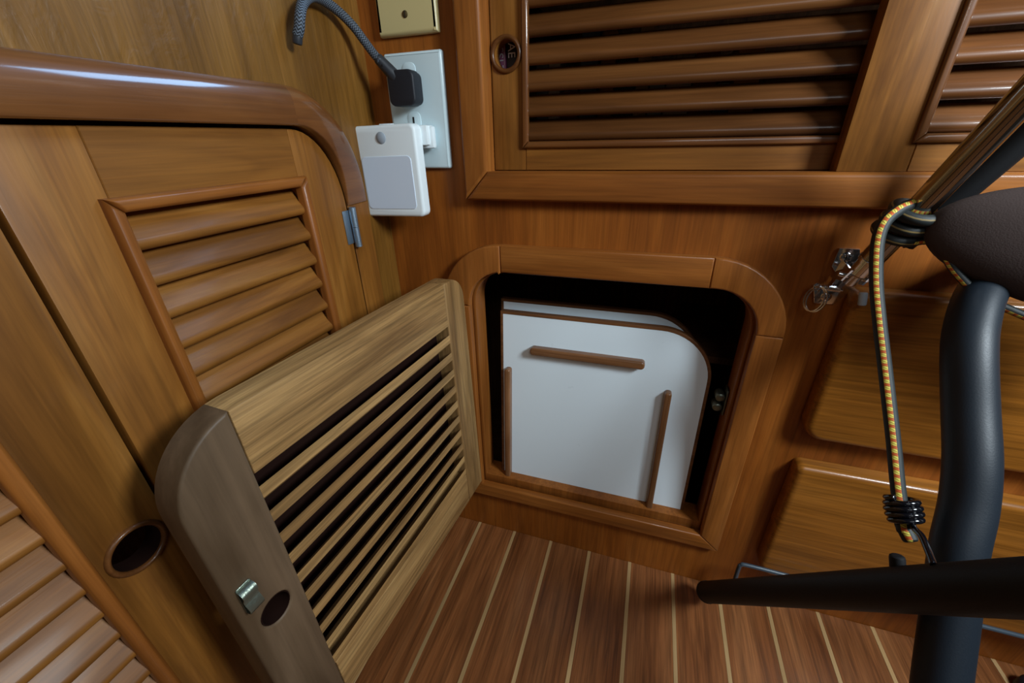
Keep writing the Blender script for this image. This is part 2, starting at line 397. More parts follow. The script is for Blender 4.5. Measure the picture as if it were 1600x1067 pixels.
# rounded trim framing the left locker doors
tl = struct('trim_1')
def q_arc(ro_u, ro_v, cu, cv, a0, a1, n=12): return [(cu - ro_u * sin(rad(a0 + (a1 - a0) * i / n)), cv + ro_v * cos(rad(a0 + (a1 - a0) * i / n))) for i in range(n + 1)]
cu, cv = 0.1345, 0.5605
inr = q_arc(0.0570, 0.0770, cu, cv, 0, 90); our = q_arc(0.0930, 0.1080, cu, cv, 0, 90)
def loft(inn, out, prof, name, taper=None):
    bm = B(); R = []
    for (a, b) in zip(inn, out):
        k = taper(a[1]) if taper else 1.0
        R.append([bm.verts.new(wallL(a[0] + (b[0] - a[0]) * q, a[1] + (b[1] - a[1]) * q, 0.0004 + d * k)) for q, d in prof])
    for p, q in zip(R, R[1:]):
        for i in range(len(prof)): bm.faces.new((p[i], p[(i + 1) % len(prof)], q[(i + 1) % len(prof)], q[i]))
    bm.faces.new(R[0]); bm.faces.new(R[-1][::-1])
    return obj(name, bm, 'trim_y', tl, ang=50)
rprof = [(0, 0), (0, 0.0105), (0.012, 0.0118), (0.04, 0.0124)] + [(0.50 + 0.50 * sin(rad(a)), 0.0006 + 0.0118 * cos(rad(a))) for a in range(0, 91, 9)] + [(1.0, 0.0)]
loft([(1.14, 0.6375), (0.6, 0.6375), (cu, 0.6375)], [(1.14, 0.6695), (0.6, 0.6695), (cu, 0.6695)], rprof, 'top_piece')
def tp(v):
    k = max(0.0, min(1.0, (v - 0.5450) / 0.085)); return 0.10 + 0.90 * k * k * (3 - 2 * k)
loft(inr, [(u, v + 0.001) for u, v in our], rprof, 'corner_piece', tp)
obj('side_piece', pl([[(0.0775, 0.5605), (0.0415, 0.5605), (0.0415, 0.001), (0.0775, 0.001)]], 0.0004, 0.0016, wallL, 0.0008, 1), 'teak_z', tl)
# corner post beside the outlet
# trim around the upper cupboard opening (mitred)
t2 = struct('trim_2')
obj('side_piece', pl([[(0.1150, 0.5605), (0.1435, 0.5905), (0.1435, 0.838), (0.1150, 0.838)]], 0.0004, 0.0150, wallB, 0.0045, 5), 'frame_z', t2)
obj('bottom_piece', pl([[(0.1150, 0.5600), (1.04, 0.5600), (1.04, 0.5905), (0.1435, 0.5905)]], 0.0004, 0.0150, wallB, 0.0045, 5), 'frame_x', t2)
obj('side_liner', bx(0.1385, 0.1432, 0.0002, 0.0203, 0.5865, 0.830), 'frame_z', t2)
obj('bottom_liner', bx(0.1434, 1.04, 0.0002, 0.0600, 0.5865, 0.5898), 'frame_x', t2)
# frame around the open locker
t3 = struct('trim_3')
iu0, iv0, iu1, iv1 = OI; ou0, ov0, ou1, ov1 = 0.0715, 0.0830, 0.4720, 0.5085
ri, ro = 0.048, 0.082; k = 0.010
ju0, ju1, jv = ou0 + ro, ou1 - ro, ov1 - ro
obj('top_rail', pl([rect(ju0, iv1, ju1, ov1)], 0.0004, k, wallB, 0.0022, 3), 'frame_x', t3)
obj('corner_piece', pl([arc(ju1, jv, ro, 0, 90, 12) + [(ju1, iv1)] + arc(iu1 - ri, iv1 - ri, ri, 90, 0, 10) + [(iu1, jv)]], 0.0004, k, wallB, 0.0022, 3), 'frame_z', t3)
obj('corner_piece', pl([arc(ju0, jv, ro, 90, 180, 12) + [(iu0, jv)] + arc(iu0 + ri, iv1 - ri, ri, 180, 90, 10) + [(ju0, iv1)]], 0.0004, k, wallB, 0.0022, 3), 'frame_z', t3)
obj('side_stile', pl([[(ou0, ov0), (iu0, iv0), (iu0, jv), (ou0, jv)]], 0.0004, k, wallB, 0.0022, 3), 'frame_z', t3)
obj('side_stile', pl([[(iu1, iv0), (ou1, ov0), (ou1, jv), (iu1, jv)]], 0.0004, k, wallB, 0.0022, 3), 'frame_z', t3)
obj('bottom_rail', pl([[(ou0, ov0), (ou1, ov0), (iu1, iv0), (iu0, iv0)]], 0.0004, k, wallB, 0.0022, 3), 'frame_x', t3)
# liner lip inside the opening, standing a little proud of the frame's inner edge
lip_o = opening(iu0 - .0018, iv0 - .0036, iu1 + .0018, iv1 + .0018, 0.048); lip_i = opening(iu0 + .0035, iv0 + .0130, iu1 - .0035, iv1 - .0035, 0.044)
obj('liner', pl([lip_o, lip_i], -0.036, -0.0035, wallB, 0.0014, 2), 'frame_z', t3)

# ================================================================== LEFT LOCKER DOORS
LOW = 0.10
slat_bottoms = [0.5610 - 0.0247 * i for i in range(15)]
def locker_door(u0, u1, fu0, fu1, label, hinge_round, hole=None, extra=None):
    t = thing('locker_door', (0.0, -(u0 + u1) / 2, LOW), label, 'door', 'louvred doors of the left locker')
    top = 0.6350
    d0, d1 = -0.0150, 0.0020
    iu0_, iu1_ = fu0 + 0.006, fu1 - 0.006        # louvre opening
    if hinge_round:
        inn = q_arc(0.0545, 0.0745, cu, cv, 90, 0, 12)
        pts = [(iu0_, LOW)] + [(iu0_, top)] + inn[::-1] + [(u0, LOW)]
        pts = [(iu0_, LOW), (iu0_, top)] + [p for p in q_arc(0.0545, 0.0745, cu, cv, 0, 90, 12) if p[0] < iu0_ - .001] + [(u0, LOW)]
        obj('stile', pl([pts], d0, d1, wallL, 0.0012, 2), 'teak_z', t)
    else:
        obj('stile', pl([rect(u0, LOW, iu0_, top)] + ([circ(hole[0], hole[1], 0.0160, 32)] if hole else []), d0, d1, wallL, 0.0012, 2), 'teak_z', t)
    obj('stile', pl([rect(iu1_, LOW, u1, top)], d0, d1, wallL, 0.0012, 2), 'teak_z', t)
    obj('rail', pl([rect(iu0_, 0.5900, iu1_, top)], d0, d1, wallL, 0.0006, 1), 'teak_y', t)
    obj('rail', pl([rect(iu0_, LOW, iu1_, 0.200)], d0, d1, wallL, 0.0006, 1), 'teak_y', t)
    for key, p in mitre(fu0, 0.196, fu1, 0.5955, 0.0092).items():
        obj('moulding', pl([p], d1 - .003, 0.0085, wallL, 0.0040, 5), 'frame_y' if key in ('top', 'bottom') else 'frame_z', t)
    s0 = obj('slat', louvre(iu0_ - 0.004, iu1_ + 0.004, slat_bottoms[0], wallL, -0.0170, 0.0175, 0.0100, 0.0035), 'slat_y', t)
    for i in range(1, 15): sub(s0, (0, 0, -0.0247 * i))
    if hole:
        obj('finger_ring', ringlathe(0.0152, 0.0192, 0.0021, 0.0046, wallL(hole[0], hole[1], 0), (1, 0, 0)), 'shade_x', t, label='dark oval turned ring')
        obj('hole_shade', ringlathe(0.0150, 0.0159, -0.014, 0.0018, wallL(hole[0], hole[1], 0), (1, 0, 0)), 'painted_shade', t)  # dark sleeve added to paint the shade inside the hole
    return t
dr = locker_door(0.0785, 0.3405, 0.1325, 0.2985, 'varnished louvred teak locker door with rounded upper corner, between wall corner and finger-hole door', True)
hg = obj('hinge', tube([(0.0075, -0.0785, 0.5590), (0.0075, -0.0785, 0.5380)], 0.0036, 16), 'hinge', dr, label='grey metal hinge barrel')
obj('hinge_pin', tube([(0.0075, -0.0785, 0.5376), (0.0075, -0.0785, 0.5160)], 0.0036, 16), 'hinge', hg)
obj('hinge_leaf', bx(0.0022, 0.0032, -0.090, -0.0785, 0.520, 0.556, 0.0003), 'hinge', hg)
dl = locker_door(0.3440, 0.650, 0.3895, 0.600, 'louvred teak locker door with a round finger hole, lower left corner of picture', False, hole=(0.3672, 0.3685))

# ================================================================== UPPER SLIDING CUPBOARD DOORS
def slide_door(x0, x1, fx0, fx1, z0, d1, label, hole=None, ncol='teak'):
    d0 = d1 - 0.016; zt = 0.825
    t = thing('sliding_door', ((x0 + x1) / 2, -d1, z0), label, 'door', 'louvred sliding doors of the upper cupboard')
    fz0 = 0.6125; fw = 0.0070; ix0, ix1, iz0 = fx0 + 0.004, fx1 - 0.004, fz0 + 0.004
    obj('stile', pl([rect(x0, z0, ix0, zt)] + ([circ(hole[0], hole[1], 0.0128)] if hole else []), d0, d1, wallB, 0.0012, 2), ncol + '_z', t)
    obj('stile', pl([rect(ix1, z0, x1, zt)], d0, d1, wallB, 0.0012, 2), ncol + '_z', t)
    obj('rail', pl([rect(ix0, z0, ix1, iz0)], d0, d1, wallB, 0.0006, 1), ncol + '_x', t)
    obj('rail', pl([rect(ix0, 0.800, ix1, zt)], d0, d1, wallB, 0.0006, 1), ncol + '_x', t)
    for key, p in mitre(fx0, fz0, fx1, 0.804, fw).items():
        obj('moulding', pl([p], d1 - .002, d1 + 0.0040, wallB, 0.0028, 4), 'trim_x' if key in ('top', 'bottom') else 'trim_z', t)
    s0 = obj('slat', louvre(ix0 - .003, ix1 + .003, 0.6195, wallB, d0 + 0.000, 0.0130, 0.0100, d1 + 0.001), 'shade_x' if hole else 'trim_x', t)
    for i in range(1, 8): sub(s0, (0, 0, 0.0232 * i))
    if hole:
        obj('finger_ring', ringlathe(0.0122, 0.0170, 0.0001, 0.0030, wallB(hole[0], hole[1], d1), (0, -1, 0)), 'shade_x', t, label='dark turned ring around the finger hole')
    return t
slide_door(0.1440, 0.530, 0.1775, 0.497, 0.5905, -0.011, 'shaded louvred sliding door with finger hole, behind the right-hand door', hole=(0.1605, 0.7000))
slide_door(0.4720, 0.860, 0.5190, 0.813, 0.5905, 0.008, 'bright louvred sliding door overlapping in front, top right of picture')

# books behind the slats and the finger hole
bz = 0.5405
def book(x0, x1, y0, z1, mat, label, grp='books inside the upper cupboard'):
    t = thing('book', ((x0 + x1) / 2, y0 + .05, bz), label, 'book', grp)
    obj('cover', bx(x0, x1, y0, y0 + 0.11, bz, z1, 0.0012), mat, t)
    obj('pages', bx(x0 + .0015, x1 - .0015, y0 + 0.003, y0 + 0.112, bz + 0.001, z1 + 0.0006, 0), 'white_lam', t, smooth=False)
    return t
def text(s, size, mat, parent, M4, ext=0.0002, label=None):
    cd = bpy.data.curves.new('t', 'FONT'); cd.body = s; cd.size = size; cd.extrude = ext; cd.align_x = 'CENTER'; cd.align_y = 'CENTER'
    to = bpy.data.objects.new('t', cd); C.objects.link(to); bpy.context.view_layer.update()
    me = bpy.data.meshes.new_from_object(to.evaluated_get(bpy.context.evaluated_depsgraph_get())); bpy.data.objects.remove(to)
    bm = B(); bm.from_mesh(me); bm.transform(M4); bpy.data.meshes.remove(me)
    return obj('lettering', bm, mat, parent, smooth=False, label=label)
def spineM(x, y, z, s=1): return Matrix.Translation((x, y, z)) @ Matrix.Rotation(rad(90), 4, 'Y') @ Matrix.Rotation(rad(90), 4, 'X') if False else Matrix(((0, 0, 0, x), (0, 0, -1, y), (-1, 0, 0, z), (0, 0, 0, 1))) + Matrix(((0, 1, 0, 0), (0, 0, 0, 0), (0, 0, 0, 0), (0, 0, 0, 0)))
b1 = book(0.1310, 0.1535, 0.0300, 0.745, 'spine1', 'plum paperback spine seen through the upper finger hole')
text('OSSLT', 0.0115, 'ink', b1, spineM(0.1468, 0.0297, 0.703)); obj('spine_band', bx(0.1518, 0.1532, 0.0296, 0.0299, 0.56, 0.74), 'pink', b1, smooth=False)
b2 = book(0.1545, 0.1675, 0.0300, 0.760, 'spine2', 'black paperback spine with white letters beside the plum one')
text('AE', 0.0115, 'ink', b2, spineM(0.1602, 0.0297, 0.706))
x = 0.1690; i = 0
while x < 0.40:
    wd = random.uniform(0.012, 0.026); h = random.uniform(0.66, 0.75)
    book(x, x + wd, 0.030 + random.uniform(0, .008), h, 'book%d' % (i % 7), 'dim book standing in the row behind the slats of the shaded sliding door')
    bbk = None
    x += wd + 0.0012; i += 1

# ================================================================== WALL PLATES
t = thing('outlet_plate', (0.0608, 0, 0.594), 'white glossy duplex power outlet plate on reddish wood, below the ivory plate', 'outlet')
obj('cover_plate', pl([rrect(0.0262, 0.5935, 0.0957, 0.7070, 0.0025)], 0.0004, 0.0062, wallB, 0.0030, 4), 'outlet', t)
def dup_face(u0, v0, u1, v1, su, sv):
    f = obj('receptacle', pl([rrect(u0, v0, u1, v1, 0.0062, 6)], 0.0058, 0.0067, wallB, 0.0005, 2), 'outlet', t)
    for q in (-0.0002,):
        obj('slot', bx(su + q - .0010, su + q + .0010, -0.0070, -0.0064, sv, sv + 0.0072), 'slot', f, smooth=False)
    obj('ground_hole', pl([circ(su, sv - 0.0060, 0.0024, 12)], 0.0064, 0.0070, wallB), 'slot', f, smooth=False)
dup_face(0.0480, 0.6655, 0.0645, 0.6975, 0.0562, 0.6790); dup_face(0.0480, 0.6140, 0.0645, 0.6520, 0.0555, 0.6395)
t = thing('blank_plate', (0.060, 0, 0.7215), 'ivory blank wall plate with one screw, above the white outlet', 'plate')
obj('cover_plate', pl([rrect(0.0250, 0.7210, 0.0945, 0.8360, 0.0015)], 0.0004, 0.0066, wallB, 0.0042, 5), 'ivory', t)
sc_ = obj('screw', lathe([(0.0032, 0.0062), (0.0032, 0.0070), (0.0026, 0.0074), (0.0, 0.0075)], (0.0592, 0, 0.7380), (0, -1, 0), 20), 'brass', t, label='dark brass screw')
obj('screw_slot', bx(0.0588, 0.0596, -0.0077, -0.0073, 0.7352, 0.7408), 'slot', sc_, smooth=False)

# black square plug with braided cable
t = thing('plug_and_cable', (0.060, -0.007, 0.656), 'black square plug with grey and black braided cable, in the upper socket', 'plug')
obj('plug_body', pl([rrect(0.0400, 0.6562, 0.0712, 0.6892, 0.0068)], 0.0125, 0.0262, wallB, 0.0020, 3), 'black_plastic', t)
obj('plug_base', pl([rrect(0.0415, 0.6575, 0.0704, 0.6878, 0.0060)], 0.0070, 0.0124, wallB, 0.0006, 2), 'black_plastic', t)
bt = obj('strain_boot', rounded([(0.0480, -0.0205, 0.6830), (0.0425, -0.0230, 0.6895), (0.0372, -0.0262, 0.6960), (0.0350, -0.0278, 0.6988)], [0.0066, 0.0062, 0.0056, 0.0053]), 'boot', t, label='grey rubber boot where cable meets plug')
obj('boot_dimple', lathe([(0.0009, 0.0), (0.0006, 0.0003), (0, 0.0003)], (0.0405, -0.0312, 0.6930), (0, -1, 0), 10), 'slot', bt)
cable = smoothpath([(0.0372, -0.0282, 0.6965), (0.0300, -0.0290, 0.7045), (0.0235, -0.0310, 0.7140), (0.0170, -0.0370, 0.7260), (0.0120, -0.0480, 0.7350), (0.0100, -0.0640, 0.7400), (0.0120, -0.0830, 0.7395), (0.0150, -0.1000, 0.7310), (0.0170, -0.1095, 0.7200), (0.0160, -0.1120, 0.7120), (0.0130, -0.1130, 0.7060)], 8)
obj('cable', tube(cable, 0.0043, 20), 'braid', t)
obj('cable_end', rounded([(0.0132, -0.1130, 0.7065), (0.0118, -0.1133, 0.7015)], 0.0040, 18), 'boot', t, label='smooth dark sleeve at the cable end')

# plug-in night light
t = thing('night_light', (0.040, -0.0355, 0.549), 'white plug-in night light with motion sensor, hanging over the lower socket', 'lamp')
def tilt(u, v, d): return wallB(u + (v - 0.594) * -0.010, v + (u - 0.035) * 0.018, d)
hb = obj('housing', pl([rrect(-0.0170, 0.5430, 0.0735, 0.6392, 0.0070, 6)], 0.0245, 0.0385, tilt, 0.0036, 4), 'lamp', t)
obj('diffuser', pl([rrect(0.0010, 0.5520, 0.0650, 0.6082, 0.0050, 5)], 0.0380, 0.0391, tilt, 0.0004, 1), 'diffuser', t, label='pale blue translucent light panel')
obj('motion_sensor', lathe([(0.0062, 0), (0.0060, 0.0006), (0.0045, 0.0016), (0.0020, 0.0021), (0, 0.0022)], tilt(0.0310, 0.6265, 0.0382), (0, -1, 0), 24), 'sensor', t, label='grey round motion sensor')
ad = obj('plug_block', bx(0.0400, 0.0800, -0.0244, -0.0072, 0.6180, 0.6380, 0.0022), 'lamp', t)
obj('block_collar', bx(0.0560, 0.0835, -0.0185, -0.0100, 0.6150, 0.6370, 0.0020), 'lamp', ad)
obj('slide_switch', bx(0.0270, 0.0420, -0.0330, -0.0260, 0.6388, 0.6402, 0.0005), 'lamp', ad)

# ================================================================== WHITE BOARDS IN THE LOCKER
def board(x0, x1, z0, z1, r, y_top, lean, th, label, battens):
    Mx = Matrix.Translation((x0, y_top, z1)) @ Matrix.Rotation(lean, 4, 'X')       # local: x right, z down from top edge, -y = front
    t = thing('board', None, label, 'board', 'white boards stowed in the locker', mat=Mx)
    Wd, H = x1 - x0, z1 - z0
    f = lambda u, v, d: Vector((u, -d, v))
    out = rrect(0, -H, Wd, 0, (0, 0, r, 0), 14); inn = rrect(0.0040, -H + 0.004, Wd - 0.0040, -0.0042, (0, 0, r - 0.004, 0), 14)
    obj('edging', pl([out, inn], -th, 0.0, f, 0.0005, 1), 'edge', t, local=True, label='brown wooden edge band')
    obj('laminate_face', pl([inset(inn, 0.0001)], -th + .001, -0.0003, f), 'white_lam', t, local=True, smooth=False)
    for (u0, v0, u1, v1) in battens:
        hz = abs(u1 - u0) > abs(v1 - v0)
        obj('batten', pl([rrect(u0, v0, u1, v1, min(abs(u1 - u0), abs(v1 - v0)) * 0.42, 5)], -0.0002, 0.0110, f, 0.0028, 4), 'batten' if hz else 'battenz', t, local=True, label='brown wooden batten')
    return t
bt_ = board(0.1340, 0.4210, 0.060, 0.4035, 0.068, 0.0380, rad(-4.0), 0.010,
      'white board with three brown battens, in front inside the open locker',
      [(0.0470, -0.0585, 0.2040, -0.0470), (0.0085, -0.330, 0.0175, -0.0870), (0.2340, -0.330, 0.2430, -0.0870)])
board(0.1270, 0.4070, 0.062, 0.4130, 0.070, 0.0620, rad(-4.0), 0.010, 'second white board mostly hidden behind the battened one', [])

# ================================================================== OPEN LOUVRED DOOR
DO = Vector((0.10287, -0.0130, 0.47101))
E1 = Vector((-0.0855, -0.99633, -0.0035)).normalized(); E2 = Vector((-0.0201, -0.0018, 0.99980)); E2 = (E2 - E1 * E2.dot(E1)).normalized(); E3 = E2.cross(E1)
# local x along the door away from the hinge, local z up, local y = into the wood (away from the viewer's side)
face = -E3 if E3.x < 0 else E3
Md = Matrix((E1, -face, E2)).transposed().to_4x4(); Md.translation = DO
if Md.determinant() < 0: print('door frame is mirrored')
DW, DH, DT = 0.3555, 0.3530, 0.0240
t = thing('open_locker_door', None, 'unvarnished pale louvred wooden door standing open, hinged at the locker opening', 'door', mat=Md)
f = lambda u, v, d: Vector((u, -d, v))
R1, R2 = 0.056, 0.030
sl, sr, tr_, br = 0.3080, 0.0440, -0.0545, -0.3000
hole = circ(0.3315, -0.1745, 0.0125, 28)
free = [(sl, -DH), (DW, -DH)] + arc(DW - R1, -R1, R1, 0, 90, 14) + [(sl, 0)] if DW - R1 > sl else None
fs = [(sl, -DH)] + arc(DW - 0.012, -DH + 0.012, 0.012, 270, 360, 4) + [(DW - R1 + R1 * cos(rad(a)), -R1 + R1 * sin(rad(a))) for a in range(0, 91, 6) if DW - R1 + R1 * cos(rad(a)) > sl + .0005]
xx = (sl - (DW - R1)) / R1
fs.append((sl, -R1 + R1 * sqrt(1 - max(0, xx) ** 2) if xx > 0 else 0.0))
ytop = fs[-1][1]
obj('stile', pl([fs, hole], -DT, 0, f, 0.0022, 3), 'grey_z', t, local=True, label='greyish free-end stile with oval finger hole')
obj('stile', pl([[(0, -DH), (sr, -DH), (sr, 0)] + arc(R2, -R2, R2, 90, 180, 8)], -DT, 0, f, 0.0022, 3), 'raw_z', t, local=True)
obj('rail', pl([[(sr, tr_), (sl, tr_), (sl, ytop), (DW - R1, 0), (sr, 0)] if xx > 0 else rect(sr, tr_, sl, 0)], -DT, 0, f, 0.0012, 2), 'raw_x', t, local=True)
obj('rail', pl([rect(sr, -DH, sl, br)], -DT, 0, f, 0.0012, 2), 'raw_x', t, local=True)
sbm = B()
prof = [(-0.0008, 0.0), (-0.0008, -0.0110), (-0.0105, -0.0205), (-0.0105, -0.0095)]
Rg = [[sbm.verts.new((u, -d, v)) for d, v in prof] for u in (sr - .003, sl + .003)]
for kk in range(4): sbm.faces.new((Rg[0][kk], Rg[0][(kk + 1) % 4], Rg[1][(kk + 1) % 4], Rg[1][kk]))
sbm.faces.new(Rg[0]); sbm.faces.new(Rg[1][::-1])
bmesh.ops.translate(sbm, verts=sbm.verts, vec=(0, 0, -0.0665))
s0 = obj('slat', sbm, 'raw_x', t, local=True, smooth=False)
for i in range(1, 10): sub(s0, (0, 0, -0.0246 * i))
obj('gap_shade_sheet', pl([rect(sr - .002, br - .002, sl + .002, tr_ + .002)], -0.0215, -0.0205, f), 'painted_shade', t, local=True, smooth=False, label='added dark sheet for the shade between the slats')  # added sheet, its dark colour paints the shade in the gaps
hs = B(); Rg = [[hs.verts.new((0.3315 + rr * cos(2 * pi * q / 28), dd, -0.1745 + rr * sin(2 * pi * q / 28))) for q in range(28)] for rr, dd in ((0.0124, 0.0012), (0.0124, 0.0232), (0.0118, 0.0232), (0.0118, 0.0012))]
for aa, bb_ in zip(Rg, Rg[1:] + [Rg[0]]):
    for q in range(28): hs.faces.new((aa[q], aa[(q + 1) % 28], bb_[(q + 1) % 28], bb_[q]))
obj('hole_shade', hs, 'painted_shade', t, local=True, label='dark sleeve painted as the shade inside the finger hole')  # shade of the bore put in as a near-black sleeve
# small bent metal catch
cm = B()
def cat_seg(pts, w0, w1, mat_bm, th=0.0008):
    A = [[mat_bm.verts.new((u + du, -(d + th), vv)) for u, d, vv in pts] for du in (w0, w1)]
    Bq = [[mat_bm.verts.new((u + du, -d, vv)) for u, d, vv in pts] for du in (w0, w1)]
    n = len(pts)
    for i in range(n - 1):
        for X in (A, Bq): mat_bm.faces.new((X[0][i], X[0][i + 1], X[1][i + 1], X[1][i]))
        for j in (0, 1): mat_bm.faces.new((A[j][i], A[j][i + 1], Bq[j][i + 1], Bq[j][i]))
    for i in (0, n - 1): mat_bm.faces.new((A[0][i], A[1][i], Bq[1][i], Bq[0][i]))
cc = obj('catch', pl([rrect(0.3385, -0.1520, 0.3495, -0.1260, 0.0015)], 0.0001, 0.0010, f, 0.0003, 1), 'oldbrass', t, local=True, label='tarnished metal spring catch')
cat_seg([(0.344, 0.0010, -0.150), (0.344, 0.0055, -0.1490), (0.344, 0.0070, -0.1455), (0.344, 0.0040, -0.1405), (0.344, 0.0035, -0.1375), (0.344, 0.0060, -0.1330), (0.344, 0.0052, -0.1290), (0.344, 0.0010, -0.1275)], -0.0055, 0.0055, cm)
obj('catch_spring', cm, 'oldbrass', cc, local=True, ang=60)

# keeper of the catch inside the right jamb
t = thing('catch_keeper', (0.4410, 0.020, 0.305), 'small dull metal roller catch on the right inner jamb of locker', 'catch')
obj('base_plate', bx(0.4388, 0.4404, 0.016, 0.0330, 0.300, 0.3370, 0.0005), 'oldbrass', t)
obj('roller', rounded([(0.4330, 0.0200, 0.3245), (0.4330, 0.0310, 0.3245)], 0.0058, 14), 'oldbrass', t)
obj('roller', rounded([(0.4320, 0.0200, 0.3095), (0.4320, 0.0310, 0.3095)], 0.0058, 14), 'oldbrass', t)

# ================================================================== DRAWERS
def drawer(x0, x1, z0, z1, label):
    t = thing('drawer', ((x0 + x1) / 2, 0, z0), label, 'drawer', 'plain drawer fronts right of the locker')
    obj('drawer_front', pl([rrect(x0, z0, x1, z1, (0.020, 0.01, 0.01, 0.008), 7)], 0.0006, 0.0200, wallB, 0.0075, 6), 'drawerw', t)
M['drawerw'] = wood('drawer_teak', (0.20, 0.070, 0.008), (0.29, 0.102, 0.012), (0.36, 0.134, 0.019), axis='x', coat=0.3)
drawer(0.5160, 1.02, 0.3090, 0.4860, 'wide plain drawer front behind the hanging bungee cord, upper of the two')
drawer(0.5230, 1.02, 0.0720, 0.2690, 'wide plain drawer front just above the floor, lower of the two')

# ================================================================== STEEL LEG, BRACKET, CORD, TUBES
PA, PB = Vector((0.5090, -0.0202, 0.5004)), Vector((0.5412, -0.1115, 0.6866))
pd = (PB - PA).normalized()
def onp(s): return PA + pd * s
side = pd.cross(Vector((0, -1, 0))).normalized()          # across the leg, in the wall plane
t = thing('steel_leg', tuple(PA), 'shiny steel tube leg running up right from a wall bracket, bungee cord wrapped round it', 'leg')
obj('tube', tube([onp(0.020), onp(0.12), onp(0.26)], 0.0094, 32), 'steel', t)
obj('end_collar', lathe([(0.0072, 0.006), (0.0084, 0.007), (0.0084, 0.0195), (0.0098, 0.0205), (0.0098, 0.0240), (0.0088, 0.0250)], PA, pd, 28), 'chrome', t)
obj('end_fork', lathe([(0.0052, -0.008), (0.0060, -0.006), (0.0060, 0.004), (0.0072, 0.006)], PA, pd, 20), 'chrome', t)

t = thing('leg_bracket', (0.503, 0, 0.466), 'chrome wall bracket with two screwed tabs holding the foot of the steel leg', 'bracket')
obj('base_plate', pl([[(0.4850, 0.4850), (0.4905, 0.4660), (0.5080, 0.4660), (0.5200, 0.4850), (0.5190, 0.5030), (0.5130, 0.5225), (0.4965, 0.5225), (0.4950, 0.5045), (0.5030, 0.4950), (0.5000, 0.4850)]], 0.0002, 0.0026, wallB, 0.0008, 2), 'chrome', t)
for cx_, cz_ in ((0.5035, 0.5145), (0.4990, 0.4740)):
    sw = obj('screw', lathe([(0.0048, 0.0026), (0.0046, 0.0036), (0.0030, 0.0046), (0.0, 0.0049)], (cx_, 0, cz_), (0, -1, 0), 24), 'chrome', t)
    obj('cross_slot', bx(cx_ - .0005, cx_ + .0005, -0.0053, -0.0042, cz_ - .0022, cz_ + .0022), 'slot', sw, smooth=False)
    obj('cross_slot', bx(cx_ - .0022, cx_ + .0022, -0.0053, -0.0042, cz_ - .0005, cz_ + .0005), 'slot', sw, smooth=False)
for dx in (-0.0088, 0.0088):
    c0 = PA + side * dx
    bm = B(); pts = [Vector((c0.x, -0.0026, c0.z)) - pd * 0.010 + Vector((0, -.0, 0)), Vector((c0.x, -0.0026, c0.z)) + pd * 0.012, c0 + pd * 0.008 + Vector((0, -.006, 0)), c0 - pd * 0.006 + Vector((0, -.004, 0))]
    pts[0].y = pts[1].y = -0.0024
    A = [bm.verts.new(p - side * .0008) for p in pts]; Bv = [bm.verts.new(p + side * .0008) for p in pts]
    bm.faces.new(A); bm.faces.new(Bv[::-1])
    for i in range(4): bm.faces.new((A[i], A[(i + 1) % 4], Bv[(i + 1) % 4], Bv[i]))
    obj('bracket_ear', bm, 'chrome', t, smooth=False)
obj('pivot_pin', rounded([PA - side * 0.013, PA + side * 0.013], 0.0024, 14), 'chrome', t)
obj('pin_tab', rounded([(0.5190, -0.0240, 0.4860), (0.5200, -0.0260, 0.4770)], 0.0034, 14), 'sensor', t, label='small grey tab below the pin')
# spring shaft and split ring of the quick-release pin
t = thing('release_pin', (0.487, -0.012, 0.458), 'quick-release pin with split ring, hanging left of the leg bracket', 'pin')
pa, pb = Vector((0.4870, -0.0125, 0.4865)), Vector((0.5060, -0.0135, 0.4850))
obj('shaft', rounded([pa, pb], 0.0012, 12), 'chrome', t)
hel = []
for i in range(97):
    a = i / 8 * 2 * pi / 1.0; c = pa.lerp(pb, 0.15 + 0.75 * i / 96)
    hel.append(c + Vector((0, cos(a), sin(a))) * 0.0024)
obj('spring', tube(hel, 0.0005, 6), 'chrome', t)
obj('eye', tube(torus_pts(pa + Vector((-0.002, 0, 0)), (1, 0, 0), (0, 0.3, 1), 0.0026, 20), 0.0010, 8), 'chrome', t)
for k_, off in enumerate((0.0, 0.0016)):
    obj('ring', tube(torus_pts((0.4860 + off, -0.0120 - off, 0.4735), (0.75, -0.66, 0.0), (0.10, 0, 1), 0.0086, 32, 0.0128), 0.0008, 8), 'chrome', t)

# second, dark tube just behind the steel one
t = thing('black_strut', (0.53, -0.065, 0.55), 'dark tube close behind the steel leg, above the brown cushion', 'tube')
obj('tube', tube([(0.5270, -0.0340, 0.5370), (0.5450, -0.0450, 0.5790), (0.5630, -0.0560, 0.6210), (0.5860, -0.0690, 0.6720)], 0.0100, 24), 'bar', t)

# bungee cord: wraps, then hangs to its hook
r_c = 0.0044; R_w = 0.0094 + r_c
e1 = side; e2 = pd.cross(side).normalized()
pts = []
for i in range(61):
    a = 2 * pi * 2.6 * i / 60
    pts.append(onp(0.0500 + 0.026 * i / 60) + (e1 * cos(a + 2.2) + e2 * sin(a + 2.2)) * (R_w + 0.0004))
last = pts[-1]
t = thing('bungee_cord', (0.519, -0.19, 0.37), 'black bungee cord with yellow-red checks, tied round the steel leg, ending in a hook', 'cord')
hang = [(0.5130, -0.0560, 0.5705), (0.5035, -0.0615, 0.5665), (0.4950, -0.0680, 0.5580), (0.4925, -0.0750, 0.5433), (0.4955, -0.0875, 0.5164), (0.5005, -0.1016, 0.4902), (0.5057, -0.1168, 0.4649), (0.5095, -0.1340, 0.4412), (0.5135, -0.1537, 0.4148), (0.5160, -0.1740, 0.3904), (0.5180, -0.1860, 0.3765), (0.5192, -0.1935, 0.3680)]
camup = tuple(CAM - Vector((0.5050, -0.11, 0.46)))
